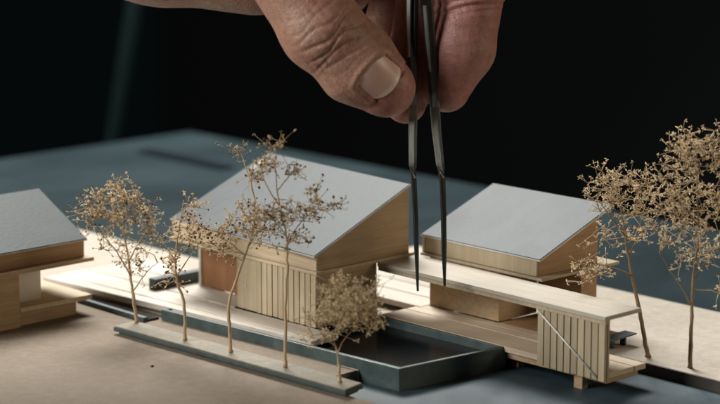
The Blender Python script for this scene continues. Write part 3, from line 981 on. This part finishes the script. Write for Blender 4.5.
# knuckle folds across the thumb joint
ax = (TH[4] - TH[1]); ax[1] = 0; ax /= np.linalg.norm(ax)
lat = np.array([-ax[2], 0, ax[0]])
c0 = J(334, 40, 0)
s_ = (co - c0) @ ax
b_ = (co - c0) @ lat
dors = np.clip(-g[:, 1] * 1.3 + 0.25, 0, 1) * (co[:, 1] < 0.3)
wv = 0.05 * wob(co[:, 0], co[:, 2], 7.0, 3)
for a0, dep, wdt, bend, bl in ((-0.62, .014, .045, .28, .75), (-0.40, .026, .045, .22, .72), (-0.17, .045, .05, .14, .68), (0.03, .050, .045, .04, .62), (0.20, .038, .042, -.05, .66), (0.38, .020, .04, -.14, .6), (0.56, .010, .035, -.2, .5), (-0.85, .008, .05, .3, .8)):
    q = s_ - a0 + bend * b_ ** 2 + wv + 0.06 * np.sin(b_ * 5 + a0 * 9)
    disp -= 0.72 * dep * np.exp(-(q / wdt) ** 2) * np.exp(-(b_ / bl) ** 4) * dors
disp += 0.05 * np.exp(-((s_ + 0.05) / 0.45) ** 2 - (b_ / 0.6) ** 2) * dors
# long fine lines down the thumb and fingers
disp -= 0.006 * np.abs(np.sin(b_ * 16 + 2 * wob(co[:, 0], co[:, 2], 3, 8))) ** 6 * dors * (s_ < 1.4)
# crease at the index finger's end joint and soft tip creases
ci = J(468, 10, 0)
si = (co - ci) @ np.array([0.15, 0, -0.988]); bi = (co - ci) @ np.array([0.988, 0, 0.15])
onin = np.exp(-(bi / 0.75) ** 4) * (co[:, 1] < 0.9) * (co[:, 0] > -0.1)
for a0, dep in ((-0.16, .045), (0.0, .07), (0.12, .03)):
    disp -= dep * np.exp(-((si - a0 - 0.25 * bi ** 2) / 0.06) ** 2) * onin
# nail bed and the folds round it
ua, ub, nax, nlat = nail_uv(co)
NA0, NA1, NB = -0.36, 0.30, 0.44
prox = NA0 + 0.45 * ub ** 2
inside = np.maximum(np.maximum(prox - ua, ua - NA1), np.abs(ub) - NB)
front = (co[:, 1] < 0.1) * (g[:, 1] < 0.2)
disp += (0.034 * np.exp(-((inside - 0.09) / 0.07) ** 2) * (ua < 0.2) - 0.035 * (inside < 0.0)) * front
co2 = co + g * disp[:, None]
me.vertices.foreach_set('co', co2.ravel())
fl = np.zeros(len(co2))
for a_, b2, rr_ in ((IN[2], IN[4], 1.1), (MI_[2], MI_[4], 1.0), (TH[4], TH[4] + np.array([0.3, 0, -0.4]), 0.55)):
    fl = np.maximum(fl, np.clip(1.15 - np.maximum(cap(co2.astype(np.float32), a_, b2, 0.6, 0.5), 0) / (rr_ * 0.6), 0, 1))
atr = me.attributes.new('flush', 'FLOAT', 'POINT')
atr.data.foreach_set('value', fl.astype(np.float32))
me.materials.append(M['skin'])
me.polygons.foreach_set('use_smooth', [True] * len(me.polygons))
me.update()
ho = bpy.data.objects.new('hand', me)
COL.objects.link(ho)
ho.parent = Hd

# thumb nail: a thin curved plate lying on the nail bed
na, nb = 22, 22
NV = []
for i in range(na + 1):
    for j in range(nb + 1):
        b = (j / nb * 2 - 1)
        lb = b * (NB + 0.02)
        p0 = NA0 + 0.45 * lb ** 2 - 0.03
        p1 = NA1 - 0.13 * b ** 2 - 0.08 * b ** 6 + 0.04
        a = p0 + (p1 - p0) * i / na
        NV.append(NC + nax * a + nlat * lb)
NV = np.array(NV); NV[:, 1] = -2.3
for _ in range(60):
    d = hand_sdf(NV.astype(np.float32))
    NV[:, 1] += np.maximum(d, -0.05) * 0.8
top = NV.copy()
gn = grad(hand_sdf, NV)
ii = np.repeat(np.arange(na + 1), nb + 1) / na
jj = np.tile(np.arange(nb + 1), na + 1) / nb * 2 - 1
lift = -0.034 + 0.045 * (1 - jj ** 2) + 0.012 * ii
top = NV + gn * lift[:, None]
bot = NV + gn * (lift - 0.035)[:, None]
V = top.tolist() + bot.tolist()
N1 = (na + 1) * (nb + 1)
F = []
for i in range(na):
    for j in range(nb):
        a = i * (nb + 1) + j
        q = (a, a + 1, a + nb + 2, a + nb + 1)
        F.append(q); F.append(tuple(N1 + k for k in q[::-1]))
rim = [j for j in range(nb + 1)] + [i * (nb + 1) + nb for i in range(1, na + 1)] + [na * (nb + 1) + j for j in range(nb - 1, -1, -1)] + [i * (nb + 1) for i in range(na - 1, 0, -1)]
for k in range(len(rim)):
    a, b = rim[k], rim[(k + 1) % len(rim)]
    F.append((a, N1 + a, N1 + b, b))
me = bpy.data.meshes.new('thumb_nail')
me.from_pydata(V, [], F)
bb = bmesh.new(); bb.from_mesh(me); bmesh.ops.recalc_face_normals(bb, faces=bb.faces[:]); bb.to_mesh(me); bb.free()
fe = np.clip((ii - 0.84 - 0.05 * jj ** 2) / 0.05, 0, 1) * 0.75 + np.clip((0.2 - ii - 0.25 * jj ** 2) / 0.08, 0, 1) * 0.35
atr = me.attributes.new('free_edge', 'FLOAT', 'POINT')
atr.data.foreach_set('value', np.concatenate([fe, fe]).astype(np.float32))
me.materials.append(M['nail'])
me.polygons.foreach_set('use_smooth', [True] * len(me.polygons))
no = bpy.data.objects.new('thumb_nail', me)
COL.objects.link(no)
no.parent = ho
